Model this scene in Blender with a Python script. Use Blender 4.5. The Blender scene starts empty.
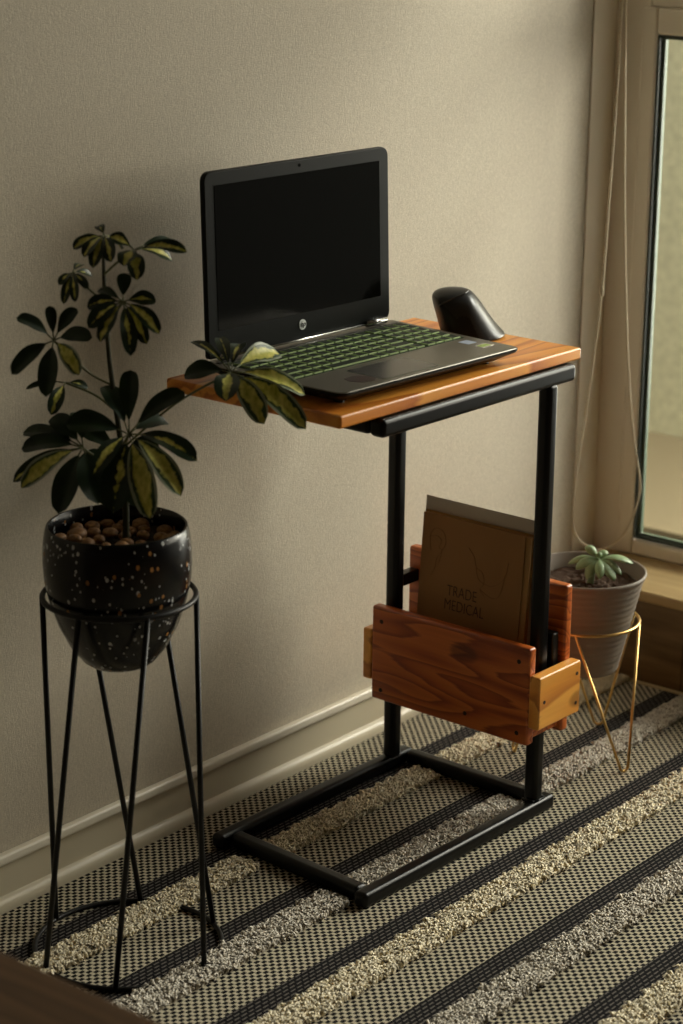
import bpy, bmesh, math, random
import numpy as np
from mathutils import Vector, Matrix

C = bpy.context.scene.collection
S = bpy.context.scene
PI = math.pi
rnd = random.Random(7)

# ------------------------------------------------------------------ camera
F_PX, YAW, PITCH, ROLL, CAM_H = 2233.57, 51.3578, 16.9228, 0.619, 1.3008
y_, p_, r_ = map(math.radians, (YAW, PITCH, ROLL))
fwd = Vector((math.sin(y_) * math.cos(p_), math.cos(y_) * math.cos(p_), -math.sin(p_)))
rt = Vector((math.cos(y_), -math.sin(y_), 0))
up = rt.cross(fwd)
r2 = rt * math.cos(r_) + up * math.sin(r_)
u2 = -rt * math.sin(r_) + up * math.cos(r_)
cam_data = bpy.data.cameras.new('camera')
cam = bpy.data.objects.new('camera', cam_data)
C.objects.link(cam)
M = Matrix((r2, u2, -fwd)).transposed().to_4x4()
M.translation = Vector((0, 0, CAM_H))
cam.matrix_world = M
cam_data.sensor_fit = 'VERTICAL'
cam_data.sensor_height = 36
cam_data.sensor_width = 24
cam_data.lens = F_PX / 1024 * 36
cam_data.clip_start = 0.05
cam_data.dof.use_dof = True
cam_data.dof.focus_distance = 2.88
cam_data.dof.aperture_fstop = 5.0
S.camera = cam

# ------------------------------------------------------------------ light
S.view_settings.view_transform = 'Standard'
S.view_settings.look = 'None'
S.view_settings.gamma = 1
S.view_settings.use_curve_mapping = False
S.view_settings.exposure = 0.12

W_ = bpy.data.worlds.new('world')
S.world = W_
W_.use_nodes = True
bg = W_.node_tree.nodes['Background']
bg.inputs[0].default_value = (0.92, 0.86, 0.74, 1)
bg.inputs[1].default_value = 0.25

def area(name, loc, target, sx, sy, power, col):
    d = bpy.data.lights.new(name, 'AREA')
    d.shape = 'RECTANGLE'; d.size = sx; d.size_y = sy
    d.energy = power; d.color = col
    o = bpy.data.objects.new(name, d); C.objects.link(o)
    o.location = loc
    o.rotation_euler = (Vector(target) - Vector(loc)).to_track_quat('-Z', 'Y').to_euler()
    return o
area('sky_over_window', (4.25, 0.80, 2.50), (2.2, 1.92, 0.70), 1.0, 1.0, 105, (1.0, 0.95, 0.86))
area('daylight_at_window', (4.50, 0.90, 1.30), (2.2, 1.90, 0.60), 1.2, 0.8, 36, (1.0, 0.94, 0.84))
area('daylight_low', (3.80, 1.35, 0.55), (2.2, 1.90, 0.60), 0.8, 0.7, 12, (1.0, 0.94, 0.84))
area('wide_fill', (3.80, 0.15, 1.32), (2.2, 1.05, 0.72), 2.5, 1.0, 46, (1.0, 0.90, 0.76))  # wide fill lamp added outside the window to brighten the lower left

# ------------------------------------------------------------------ helpers
def mat(name, col, rough=0.6, metal=0.0, spec=0.5, coat=0.0):
    m = bpy.data.materials.new(name); m.use_nodes = True
    b = m.node_tree.nodes['Principled BSDF']
    b.inputs['Base Color'].default_value = (*col, 1)
    b.inputs['Roughness'].default_value = rough
    b.inputs['Metallic'].default_value = metal
    b.inputs['Specular IOR Level'].default_value = spec
    b.inputs['Coat Weight'].default_value = coat
    return m
def N(m, t, **kw):
    n = m.node_tree.nodes.new(t)
    for k, v in kw.items(): setattr(n, k, v)
    return n
def bsdf(m): return m.node_tree.nodes['Principled BSDF']
def L(m, a, b): m.node_tree.links.new(a, b)
def coords(m, scale=(1, 1, 1), kind='Object', rot=(0, 0, 0)):
    tc = N(m, 'ShaderNodeTexCoord'); mp = N(m, 'ShaderNodeMapping')
    mp.inputs['Scale'].default_value = scale
    mp.inputs['Rotation'].default_value = rot
    L(m, tc.outputs[kind], mp.inputs['Vector'])
    return mp.outputs['Vector']
def noise(m, vec, scale, detail=3, rough=0.5):
    n = N(m, 'ShaderNodeTexNoise'); n.inputs['Scale'].default_value = scale
    n.inputs['Detail'].default_value = detail; n.inputs['Roughness'].default_value = rough
    if vec is not None: L(m, vec, n.inputs['Vector'])
    return n.outputs['Fac']
def ramp(m, fac, stops, interp='LINEAR'):
    r = N(m, 'ShaderNodeValToRGB'); e = r.color_ramp.elements
    r.color_ramp.interpolation = interp
    while len(e) < len(stops): e.new(0.5)
    for el, (p, c) in zip(e, stops): el.position = p; el.color = (*c, 1)
    L(m, fac, r.inputs[0]); return r.outputs[0]
def mth(m, op, a, b=None, c=None):
    n = N(m, 'ShaderNodeMath', operation=op)
    for i, v in enumerate((a, b, c)):
        if v is None: continue
        if isinstance(v, (int, float)): n.inputs[i].default_value = v
        else: L(m, v, n.inputs[i])
    return n.outputs[0]
def mix(m, f, a, b):
    n = N(m, 'ShaderNodeMix', data_type='RGBA')
    if isinstance(f, (int, float)): n.inputs[0].default_value = f
    else: L(m, f, n.inputs[0])
    for i, v in ((6, a), (7, b)):
        if isinstance(v, tuple): n.inputs[i].default_value = (*v, 1)
        else: L(m, v, n.inputs[i])
    return n.outputs[2]
def bump(m, h, strength=0.3, dist=0.001):
    b = N(m, 'ShaderNodeBump'); b.inputs['Strength'].default_value = strength
    b.inputs['Distance'].default_value = dist
    L(m, h, b.inputs['Height']); L(m, b.outputs[0], bsdf(m).inputs['Normal'])

def obj(name, bm, m, parent=None, smooth=False, bevel=0, seg=2, kind=None):
    me = bpy.data.meshes.new(name)
    if isinstance(bm, bmesh.types.BMesh):
        bmesh.ops.recalc_face_normals(bm, faces=bm.faces)
        bm.to_mesh(me); bm.free()
    else:
        me.from_pydata(bm[0], [], bm[1]); me.update()
    for mm in (m if isinstance(m, (list, tuple)) else [m]): me.materials.append(mm)
    if smooth: me.shade_smooth()
    o = bpy.data.objects.new(name, me); C.objects.link(o)
    if parent is not None: o.parent = parent
    if bevel:
        b = o.modifiers.new('bevel', 'BEVEL'); b.width = bevel; b.segments = seg
        b.limit_method = 'ANGLE'; b.angle_limit = 0.6
        me.shade_smooth()
        w = o.modifiers.new('wn', 'WEIGHTED_NORMAL'); w.keep_sharp = False
    if kind: o['kind'] = kind
    return o
def struct(name, bm, m, **kw): return obj(name, bm, m, kind='structure', **kw)
def thing(name, label, cat, loc=(0, 0, 0), rz=0.0, group=None):
    o = bpy.data.objects.new(name, None); C.objects.link(o)
    o.empty_display_size = 0.05
    o.location = loc; o.rotation_euler = (0, 0, rz)
    return tag(o, label, cat, group)
def tag(o, label, cat, group=None):
    o['label'] = label; o['category'] = cat
    if group: o['group'] = group
    return o
def add_box(bm, x0, x1, y0, y1, z0, z1, mi=0):
    vs = [bm.verts.new((x, y, z)) for x in (x0, x1) for y in (y0, y1) for z in (z0, z1)]
    for f in ((0, 1, 3, 2), (4, 6, 7, 5), (0, 4, 5, 1), (2, 3, 7, 6), (0, 2, 6, 4), (1, 5, 7, 3)):
        bm.faces.new([vs[i] for i in f]).material_index = mi
    return vs
def box(*a): bm = bmesh.new(); add_box(bm, *a); return bm
def add_prism(bm, pts, axis, a0, a1, mi=0):
    def P(p, a):
        return {0: (a, p[0], p[1]), 1: (p[0], a, p[1]), 2: (p[0], p[1], a)}[axis]
    A = [bm.verts.new(P(p, a0)) for p in pts]; B = [bm.verts.new(P(p, a1)) for p in pts]
    n = len(pts)
    bm.faces.new(A).material_index = mi; bm.faces.new(B[::-1]).material_index = mi
    for i in range(n): bm.faces.new((A[i], B[i], B[(i + 1) % n], A[(i + 1) % n])).material_index = mi
def rrect(x0, x1, y0, y1, r, n=5):
    if not isinstance(r, (list, tuple)): r = [r] * 4
    out = []
    for (cx, cy, a, q) in ((x1 - r[0], y1 - r[0], 0, r[0]), (x0 + r[1], y1 - r[1], 90, r[1]), (x0 + r[2], y0 + r[2], 180, r[2]), (x1 - r[3], y0 + r[3], 270, r[3])):
        for k in range(n + 1):
            t = math.radians(a + 90 * k / n); out.append((cx + q * math.cos(t), cy + q * math.sin(t)))
    return out
def add_tube(bm, pts, rad, n=8, closed=False, caps=True, mi=0):
    pts = [Vector(p) for p in pts]; m = len(pts)
    rads = rad if isinstance(rad, (list, tuple)) else [rad] * m
    rings = []; ref = None
    for i, p in enumerate(pts):
        a = pts[i - 1] if (i or closed) else p
        b = pts[(i + 1) % m] if (i < m - 1 or closed) else p
        t = (b - a).normalized()
        if ref is None:
            ref = t.orthogonal().normalized()
        ref = (ref - t * ref.dot(t)).normalized()
        bn = t.cross(ref)
        rings.append([bm.verts.new(p + (ref * math.cos(2 * PI * k / n) + bn * math.sin(2 * PI * k / n)) * rads[i]) for k in range(n)])
    for i in range(m if closed else m - 1):
        A = rings[i]; B = rings[(i + 1) % m]
        off = 0
        if closed and i == m - 1:
            off = min(range(n), key=lambda o: (A[0].co - B[o].co).length)
        for k in range(n):
            bm.faces.new((A[k], A[(k + 1) % n], B[(k + 1 + off) % n], B[(k + off) % n])).material_index = mi
    if caps and not closed:
        bm.faces.new(rings[0][::-1]).material_index = mi; bm.faces.new(rings[-1]).material_index = mi
def tube(*a, **k): bm = bmesh.new(); add_tube(bm, *a, **k); return bm
def smoothpath(pts, k=6):
    P = [Vector(p) for p in pts]; out = []
    for i in range(len(P) - 1):
        p0 = P[max(i - 1, 0)]; p1 = P[i]; p2 = P[i + 1]; p3 = P[min(i + 2, len(P) - 1)]
        for j in range(k):
            t = j / k
            out.append(0.5 * ((2 * p1) + (p2 - p0) * t + (2 * p0 - 5 * p1 + 4 * p2 - p3) * t * t + (3 * p1 - p0 - 3 * p2 + p3) * t ** 3))
    out.append(P[-1]); return out
def lathe(prof, n=64):
    bm = bmesh.new(); rings = []
    for r, z in prof:
        if r < 1e-6: rings.append([bm.verts.new((0, 0, z))])
        else: rings.append([bm.verts.new((r * math.cos(2 * PI * k / n), r * math.sin(2 * PI * k / n), z)) for k in range(n)])
    for A, B in zip(rings, rings[1:]):
        for k in range(n):
            q = (k + 1) % n
            if len(A) == 1 and len(B) == 1: continue
            if len(A) == 1: bm.faces.new((A[0], B[k], B[q]))
            elif len(B) == 1: bm.faces.new((A[k], B[0], A[q]))
            else: bm.faces.new((A[k], B[k], B[q], A[q]))
    return bm
def circle(r, z, n=48, c=(0, 0)):
    return [(c[0] + r * math.cos(2 * PI * k / n), c[1] + r * math.sin(2 * PI * k / n), z) for k in range(n)]

# ------------------------------------------------------------------ materials
def wall_material():
    m = mat('linen_wallpaper', (0.5, 0.45, 0.36), 0.75, spec=0.25)
    g = coords(m, (260, 260, 900)); h = coords(m, (900, 900, 160))
    a = noise(m, g, 1.0, 2); b = noise(m, h, 1.0, 2)
    s = mth(m, 'ADD', a, b)
    big = noise(m, coords(m, (1.5, 1.5, 1.5)), 1.0, 2)
    col = ramp(m, mth(m, 'MULTIPLY', s, 0.5), [(0.3, (0.46, 0.41, 0.325)), (0.7, (0.65, 0.585, 0.47))])
    L(m, col, bsdf(m).inputs['Base Color'])
    bump(m, s, 0.35, 0.0012)
    return m
def wood_material(name, c1, c2, c3, axis, rough=0.35, scale=1.0, coat=0.25):
    m = mat(name, c1, rough, coat=coat)
    bsdf(m).inputs['Coat Roughness'].default_value = 0.25
    st = [26, 26, 26]; st[axis] = 1.6
    v = coords(m, tuple(s * scale for s in st))
    n1 = noise(m, v, 1.0, 4, 0.55)
    st2 = [7, 7, 7]; st2[axis] = 0.9
    n2 = noise(m, coords(m, tuple(s * scale for s in st2)), 1.0, 2)
    rings = mth(m, 'FRACT', mth(m, 'ADD', mth(m, 'MULTIPLY', n2, 13.0), mth(m, 'MULTIPLY', n1, 1.2)))
    col = ramp(m, rings, [(0.0, c1), (0.55, c2), (0.9, c3), (1.0, c1)])
    fine = [260, 260, 260]; fine[axis] = 7
    n3 = noise(m, coords(m, tuple(fine)), 1.0, 2)
    col = mix(m, mth(m, 'MULTIPLY', n3, 0.35), col, c3)
    # knots
    vo = N(m, 'ShaderNodeTexVoronoi'); kv = [9, 9, 9]; kv[axis] = 5
    L(m, coords(m, tuple(kv)), vo.inputs['Vector']); vo.inputs['Scale'].default_value = 1.0
    kn = ramp(m, vo.outputs['Distance'], [(0.0, (1, 1, 1)), (0.10, (0.9, 0.9, 0.9)), (0.14, (0, 0, 0))])
    col = mix(m, mth(m, 'MULTIPLY', kn, 0.6), col, tuple(x * 0.25 for x in c3))
    L(m, col, bsdf(m).inputs['Base Color'])
    bump(m, n3, 0.12, 0.0006)
    return m
M_wall = wall_material()
M_trim = mat('cream_gloss_paint', (0.64, 0.57, 0.42), 0.35)
M_lip = mat('white_gloss_paint', (0.85, 0.79, 0.66), 0.3)
M_corner = mat('corner_paint', (0.66, 0.60, 0.48), 0.5)
M_upvc = mat('off_white_window_plastic', (0.76, 0.70, 0.59), 0.35)
M_ceil = mat('ceiling_paint', (0.32, 0.28, 0.22), 0.8)
M_far = mat('brown_far_wall_paint', (0.10, 0.07, 0.045), 0.8)
M_floor = mat('floor_laminate', (0.22, 0.14, 0.08), 0.5)
M_seal = mat('black_rubber_seal', (0.012, 0.022, 0.014), 0.4)
M_bead = mat('grey_green_glazing_bead', (0.10, 0.14, 0.10), 0.4)
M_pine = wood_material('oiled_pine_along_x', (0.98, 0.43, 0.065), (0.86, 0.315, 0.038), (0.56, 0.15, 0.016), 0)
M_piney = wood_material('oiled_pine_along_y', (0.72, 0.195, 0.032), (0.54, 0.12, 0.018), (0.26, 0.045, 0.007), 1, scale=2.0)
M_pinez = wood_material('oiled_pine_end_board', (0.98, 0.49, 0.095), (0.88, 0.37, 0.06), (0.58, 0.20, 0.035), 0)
M_dark_wood = wood_material('dark_brown_wood', (0.17, 0.085, 0.034), (0.13, 0.064, 0.025), (0.08, 0.038, 0.014), 1, 0.45, coat=0.1)
M_steel = mat('black_powder_coated_steel', (0.0035, 0.0035, 0.0035), 0.30, spec=0.28)
M_wire = mat('black_painted_wire', (0.004, 0.004, 0.004), 0.45, spec=0.35)
M_gold = mat('brass_wire', (0.72, 0.46, 0.16), 0.28, metal=1.0)
M_taupe = mat('taupe_plastic_pot', (0.20, 0.165, 0.13), 0.55)
M_soil = mat('dark_potting_soil', (0.03, 0.018, 0.010), 0.95)
M_lap = mat('graphite_laptop_plastic', (0.008, 0.009, 0.008), 0.34, spec=0.12)
M_deck = mat('dark_brushed_laptop_deck', (0.12, 0.104, 0.076), 0.33, metal=0.35)
M_screen = mat('switched_off_glossy_display', (0.002, 0.002, 0.0015), 0.10, spec=0.16)
M_silver = mat('polished_silver', (0.62, 0.62, 0.60), 0.22, metal=1.0)
M_keytop = mat('dark_green_key_cap', (0.018, 0.026, 0.014), 0.6, spec=0.2)
M_keyrim = mat('bright_green_key_edge', (0.30, 0.40, 0.17), 0.5)
M_keybed = mat('green_tinted_key_well', (0.025, 0.042, 0.016), 0.7, spec=0.2)
M_pad = mat('smooth_dark_touchpad', (0.040, 0.035, 0.028), 0.25, metal=0.3)
M_padrim = mat('green_touchpad_rim', (0.06, 0.09, 0.04), 0.4)
M_mouse = mat('matte_black_mouse_rubber', (0.010, 0.010, 0.011), 0.38)
M_mouse_lit = mat('black_mouse_shell_lit', (0.030, 0.030, 0.030), 0.32)  # lighter copy of the black: light on the sloping side put into colour
M_kraft = mat('brown_card_cover', (0.34, 0.175, 0.060), 0.7)
M_kraft2 = mat('amber_card_backing', (0.38, 0.22, 0.07), 0.6)
M_grey = mat('pale_grey_card', (0.55, 0.50, 0.43), 0.6)
M_ink = mat('dark_printed_ink', (0.035, 0.022, 0.014), 0.7)
M_inkf = mat('faint_printed_ink', (0.23, 0.115, 0.040), 0.7)
M_black = mat('black_vinyl', (0.006, 0.006, 0.006), 0.4)
M_cord = mat('beige_blind_cord', (0.52, 0.44, 0.31), 0.7)
M_stem = mat('green_brown_stem', (0.10, 0.11, 0.04), 0.6)
M_bark = mat('brown_green_bark', (0.030, 0.030, 0.012), 0.7, spec=0.2)
M_succ = mat('pale_green_succulent', (0.24, 0.34, 0.17), 0.42, spec=0.4)
v = noise(M_succ, coords(M_succ, (30, 30, 30)), 1.0, 2)
L(M_succ, ramp(M_succ, v, [(0.3, (0.17, 0.27, 0.12)), (0.7, (0.34, 0.45, 0.26))]), bsdf(M_succ).inputs['Base Color'])

def leaf_material(name, var):
    m = mat(name, (0.02, 0.045, 0.018), 0.38, spec=0.32)
    uv = N(m, 'ShaderNodeUVMap'); sp = N(m, 'ShaderNodeSeparateXYZ'); L(m, uv.outputs[0], sp.inputs[0])
    a = mth(m, 'ABSOLUTE', mth(m, 'SUBTRACT', sp.outputs[0], 0.5))
    n = noise(m, coords(m, (70, 70, 70)), 1.0, 3, 0.6)
    d = mth(m, 'ADD', a, mth(m, 'MULTIPLY', mth(m, 'SUBTRACT', n, 0.5), 0.55))
    d = mth(m, 'ADD', d, mth(m, 'MULTIPLY', mth(m, 'ABSOLUTE', mth(m, 'SUBTRACT', sp.outputs[1], 0.45)), 0.28))
    green = ramp(m, noise(m, coords(m, (40, 40, 40)), 1.0, 2), [(0.3, (0.006, 0.016, 0.007)), (0.7, (0.016, 0.038, 0.013))])
    if var > 0.7: green = ramp(m, noise(m, coords(m, (40, 40, 40)), 1.0, 2), [(0.3, (0.02, 0.05, 0.02)), (0.7, (0.06, 0.115, 0.05))])
    yel = ramp(m, noise(m, coords(m, (160, 160, 30)), 1.0, 3), [(0.3, (0.45, 0.46, 0.06)), (0.65, (0.85, 0.80, 0.24))])
    f = ramp(m, d, [(max(0.0, var * 0.42 - 0.03), (1, 1, 1)), (var * 0.42 + 0.03, (0, 0, 0))])
    col = mix(m, f, green, yel) if var > 0.05 else green
    if var > 0.7:
        edge_sheen = mth(m, 'GREATER_THAN', mth(m, 'ADD', a, mth(m, 'MULTIPLY', n, 0.12)), 0.45)  # pale margin: window sheen on the leaf edges put into the colour
        col = mix(m, mth(m, 'MULTIPLY', edge_sheen, 0.8), col, (0.42, 0.47, 0.34))
    L(m, col, bsdf(m).inputs['Base Color'])
    bsdf(m).inputs['Subsurface Weight'].default_value = 0.0
    mid = mth(m, 'LESS_THAN', a, 0.02)
    bump(m, mth(m, 'ADD', mth(m, 'MULTIPLY', mid, -1.0), mth(m, 'MULTIPLY', n, 0.5)), 0.25, 0.001)
    return m
LEAF = [(0.05, leaf_material('dark_green_leaf', 0.0)), (0.3, leaf_material('slightly_variegated_leaf', 0.28)),
        (0.55, leaf_material('half_variegated_leaf', 0.5)), (2.0, leaf_material('strongly_variegated_leaf', 0.78))]

# ------------------------------------------------------------------ room
WY = 1.924; CX = 3.0883; LX = 2.9322; RZ = -0.008
struct('floor', box(-1.2, CX + .1, -1.2, WY + .1, RZ - .05, RZ), M_floor)
struct('wall_back', box(-1.2, CX + .03, WY, WY + .1, RZ, 2.3), M_wall)
struct('wall_left', box(-1.3, -1.2, -1.2, WY + .1, RZ, 2.3), M_far)
struct('wall_front', box(-1.3, CX + .12, -1.3, -1.2, RZ, 2.3), M_far)
struct('ceiling', box(-1.3, CX + .12, -1.3, WY + .1, 2.3, 2.4), M_ceil)
# window wall with its opening
WB, WT, WR = 0.136, 1.075, -1.05       # opening bottom, top, right (towards the camera)
bm = bmesh.new()
add_box(bm, CX, CX + .03, -1.2, WR, RZ, 2.3)
add_box(bm, CX, CX + .03, WR, WY, RZ, WB)
add_box(bm, CX, CX + .03, WR, WY, 2.15, 2.3)
struct('wall_window', bm, M_corner)
# baseboard on the back wall: body, lip and quarter-round foot
bm = bmesh.new()
prof = [(WY, RZ), (WY - .0165, RZ), (WY - .0165, .004), (WY - .0150, .010), (WY - .0115, .0145), (WY - .0065, .0165), (WY - .0065, .0600), (WY, .0600)]
add_prism(bm, prof, 0, -1.2, LX)
bb = struct('baseboard_back', bm, M_trim, bevel=.0008)
struct('trim_1', box(-1.2, 3.02, WY - .0125, WY, .0602, .0740), M_lip, bevel=.0035)
# narrow cover strip beside the corner
bm = bmesh.new(); add_box(bm, 3.0215, CX, WY - .0032, WY, .13, 2.3)
struct('trim_2', bm, mat('pale_corner_strip', (0.80, 0.73, 0.60), 0.5), bevel=.0025)
# tiled ledge below the window
M_ledge = mat('ledge_wood', (0.42, 0.29, 0.13), 0.45)
n_ = noise(M_ledge, coords(M_ledge, (30, 3, 30)), 1.0, 3)
L(M_ledge, ramp(M_ledge, n_, [(0.3, (0.36, 0.235, 0.10)), (0.7, (0.50, 0.36, 0.17))]), bsdf(M_ledge).inputs['Base Color'])
M_tile = mat('brown_ledge_tile', (0.09, 0.045, 0.018), 0.3)
n_ = noise(M_tile, coords(M_tile, (4, 5, 40)), 1.0, 3)
L(M_tile, ramp(M_tile, n_, [(0.35, (0.10, 0.055, 0.020)), (0.7, (0.22, 0.13, 0.055))]), bsdf(M_tile).inputs['Base Color'])
M_grout = mat('pale_grout', (0.22, 0.16, 0.09), 0.7)
struct('trim_3', box(LX - .004, CX, -1.2, WY, .132, .150), M_ledge, bevel=.004)
bm = bmesh.new(); yy = 1.652
add_box(bm, LX + .006, CX, yy + .0015, WY, RZ, .132)
while yy > -1.1:
    add_box(bm, LX + .006, CX, yy - .298, yy - .0015, RZ, .132); yy -= .30
struct('wall_window_ledge', bm, M_tile, bevel=.001)
struct('trim_4', box(LX + .009, LX + .02, -1.2, WY, RZ, .131), M_grout)
# window: frame, sash, seal and pane. The glass starts at y 1.832 and z .18
fr = bmesh.new()
def picture_frame(bm, x0, x1, ya, yb, za, zb, w, mi=0):   # ya<yb outer, w = (right, left, bottom, top) widths
    add_box(bm, x0, x1, ya, ya + w[0], za, zb, mi); add_box(bm, x0, x1, yb - w[1], yb, za, zb, mi)
    add_box(bm, x0, x1, ya + w[0], yb - w[1], za, za + w[2], mi); add_box(bm, x0, x1, ya + w[0], yb - w[1], zb - w[3], zb, mi)
picture_frame(fr, CX, CX + .021, WR, WY, WB, WT, (.05, .066, .018, .03))
win = struct('window_1', fr, M_upvc, bevel=.003)
sash = bmesh.new()
picture_frame(sash, CX - .006, CX + .020, WR + .045, WY - .052, WB + .014, WT - .030, (.030, .028, .026, .042))
obj('window_sash', sash, M_upvc, win, bevel=.005, seg=3)
ya, yb, za, zb = WR + .075, 1.845, .178, 1.003
sl = bmesh.new()
picture_frame(sl, CX - .001, CX + .008, ya, yb, za, zb, (.004, .005, .004, .004))
obj('window_seal', sl, M_seal, win)
sl = bmesh.new()
picture_frame(sl, CX + .008, CX + .016, ya + .004, yb - .005, za + .004, zb - .004, (.004, .005, .003, .003))
obj('glazing_bead', sl, M_bead, win)
M_glass = bpy.data.materials.new('window_glass'); M_glass.use_nodes = True
nt = M_glass.node_tree; nt.nodes.clear()
out = nt.nodes.new('ShaderNodeOutputMaterial'); mx = nt.nodes.new('ShaderNodeMixShader')
tr = nt.nodes.new('ShaderNodeBsdfTransparent'); gl = nt.nodes.new('ShaderNodeBsdfGlossy')
gl.inputs['Roughness'].default_value = 0.02; tr.inputs[0].default_value = (0.95, 0.97, 0.95, 1)
fz = nt.nodes.new('ShaderNodeFresnel'); fz.inputs[0].default_value = 1.3
nt.links.new(fz.outputs[0], mx.inputs[0]); nt.links.new(tr.outputs[0], mx.inputs[1]); nt.links.new(gl.outputs[0], mx.inputs[2])
nt.links.new(mx.outputs[0], out.inputs[0])
obj('window_pane', box(CX + .010, CX + .013, ya + .004, yb - .005, za + .004, zb - .004), M_glass, win)
# upper light above the transom, with the roller blind rolled up
M_blind = mat('roller_blind_fabric', (0.30, 0.26, 0.19), 0.8)
fr = bmesh.new(); picture_frame(fr, CX, CX + .028, WR, WY, WT, 2.15, (.05, .066, .03, .05))
w2 = struct('window_2', fr, M_upvc, bevel=.003)
obj('window_pane', box(CX + .012, CX + .015, WR + .05, WY - .066, WT + .03, 2.10), M_glass, w2)
# outside: rendered wall and a sill
M_stucco = mat('outdoor_render', (0.30, 0.28, 0.19), 0.9)
n_ = noise(M_stucco, coords(M_stucco, (45, 45, 45)), 1.0, 4)
L(M_stucco, ramp(M_stucco, n_, [(0.3, (0.56, 0.54, 0.37)), (0.7, (0.74, 0.71, 0.50))]), bsdf(M_stucco).inputs['Base Color'])
bump(M_stucco, n_, 0.4, 0.004)
struct('wall_exterior', box(CX + 1.6, CX + 1.7, 1.2, 6.0, -.3, 1.6), M_stucco)
M_step = mat('outdoor_step', (0.24, 0.19, 0.11), 0.9)
struct('exterior_ledge', box(CX + .9, CX + 1.6, 1.9, 6.0, -.3, -.12), M_step)
M_ground = mat('dark_outdoor_paving', (0.03, 0.025, 0.02), 0.9)
struct('exterior_ground', box(CX + .04, CX + 1.7, -2.0, 6.0, -.35, -.302), M_ground)

# ------------------------------------------------------------------ rug
K0, PER = 1.8250, 0.1520       # first dark band starts here; repeats towards the camera
BW, SW = 0.040, 0.0445          # dark band, shag stripe
m = mat('flatweave_wool', (0.4, 0.35, 0.25), 0.9, spec=0.1); M_rug = m
tc = N(m, 'ShaderNodeTexCoord'); sp = N(m, 'ShaderNodeSeparateXYZ'); L(m, tc.outputs['Object'], sp.inputs[0])
X_ = sp.outputs[0]
Y_ = mth(m, 'ADD', sp.outputs[1], mth(m, 'MULTIPLY', mth(m, 'SUBTRACT', X_, 2.35), .006))   # the rug lies very slightly askew
t = mth(m, 'MULTIPLY', mth(m, 'SUBTRACT', K0, Y_), 1 / PER)
ft = mth(m, 'FRACT', mth(m, 'ADD', t, 20.0))
indark = mth(m, 'LESS_THAN', ft, .041 / PER)
def dashes(px, py, du, dv, sh=0.0):
    vv = mth(m, 'ADD', mth(m, 'MULTIPLY', Y_, 1 / py), sh); row = mth(m, 'FLOOR', vv)
    odd = mth(m, 'FLOORED_MODULO', row, 2.0)
    uu = mth(m, 'FRACT', mth(m, 'ADD', mth(m, 'MULTIPLY', X_, 1 / px), mth(m, 'MULTIPLY', odd, 0.5)))
    wob = mth(m, 'MULTIPLY', mth(m, 'SUBTRACT', noise(m, coords(m, (90, 90, 1)), 1.0, 1), 0.5), 0.25)
    a = mth(m, 'LESS_THAN', mth(m, 'ABSOLUTE', mth(m, 'SUBTRACT', mth(m, 'ADD', uu, wob), 0.5)), du / 2)
    b = mth(m, 'LESS_THAN', mth(m, 'ABSOLUTE', mth(m, 'SUBTRACT', mth(m, 'FRACT', vv), 0.5)), dv / 2)
    return mth(m, 'MULTIPLY', a, b)
dk = dashes(.0122, .0062, .60, .86)
lt = dashes(.0122, .0062, .72, .30, 0.5)
fib = noise(m, coords(m, (700, 700, 700)), 1.0, 2)
cream = ramp(m, fib, [(0.3, (0.42, 0.37, 0.265)), (0.7, (0.59, 0.53, 0.40))])
ink = (0.007, 0.006, 0.007); lt_c = (0.15, 0.135, 0.12)
c1 = mix(m, dk, cream, ink); c2 = mix(m, lt, ink, lt_c)
L(m, mix(m, indark, c1, c2), bsdf(m).inputs['Base Color'])
bump(m, mth(m, 'SUBTRACT', fib, mth(m, 'MULTIPLY', dk, 1.5)), 0.6, 0.0012)
M_binding = mat('beige_rug_binding', (0.42, 0.33, 0.18), 0.9)
RX0, RX1, RY0, RY1 = 0.9, LX - .006, 0.55, WY - .018
rug = thing('rug', 'striped rug of black and cream weave with shaggy cream and grey bands', 'rug', (0, 0, RZ))
obj('woven_base', box(RX0, RX1 - .012, RY0, RY1, .0003, -RZ), M_rug, rug)
obj('edge_binding', box(RX1 - .012, RX1, RY0, RY1, .0003, -RZ + .001), M_binding, rug, bevel=.002)
def shag_mat(name, a, b):
    m = mat(name, a, 1.0, spec=0.0)
    bsdf(m).inputs['Subsurface Weight'].default_value = 0.5
    bsdf(m).inputs['Subsurface Scale'].default_value = 0.004
    bsdf(m).inputs['Subsurface Radius'].default_value = (1, 1, 1)
    tc = N(m, 'ShaderNodeTexCoord')
    n = noise(m, coords(m, (90, 90, 90)), 1.0, 3)
    L(m, ramp(m, n, [(0.3, a), (0.7, b)]), bsdf(m).inputs['Base Color'])
    return m
M_sc = shag_mat('cream_shag_yarn', (0.76, 0.63, 0.41), (0.90, 0.79, 0.56))
M_sg = shag_mat('grey_shag_yarn', (0.48, 0.425, 0.34), (0.66, 0.595, 0.49))

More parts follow.
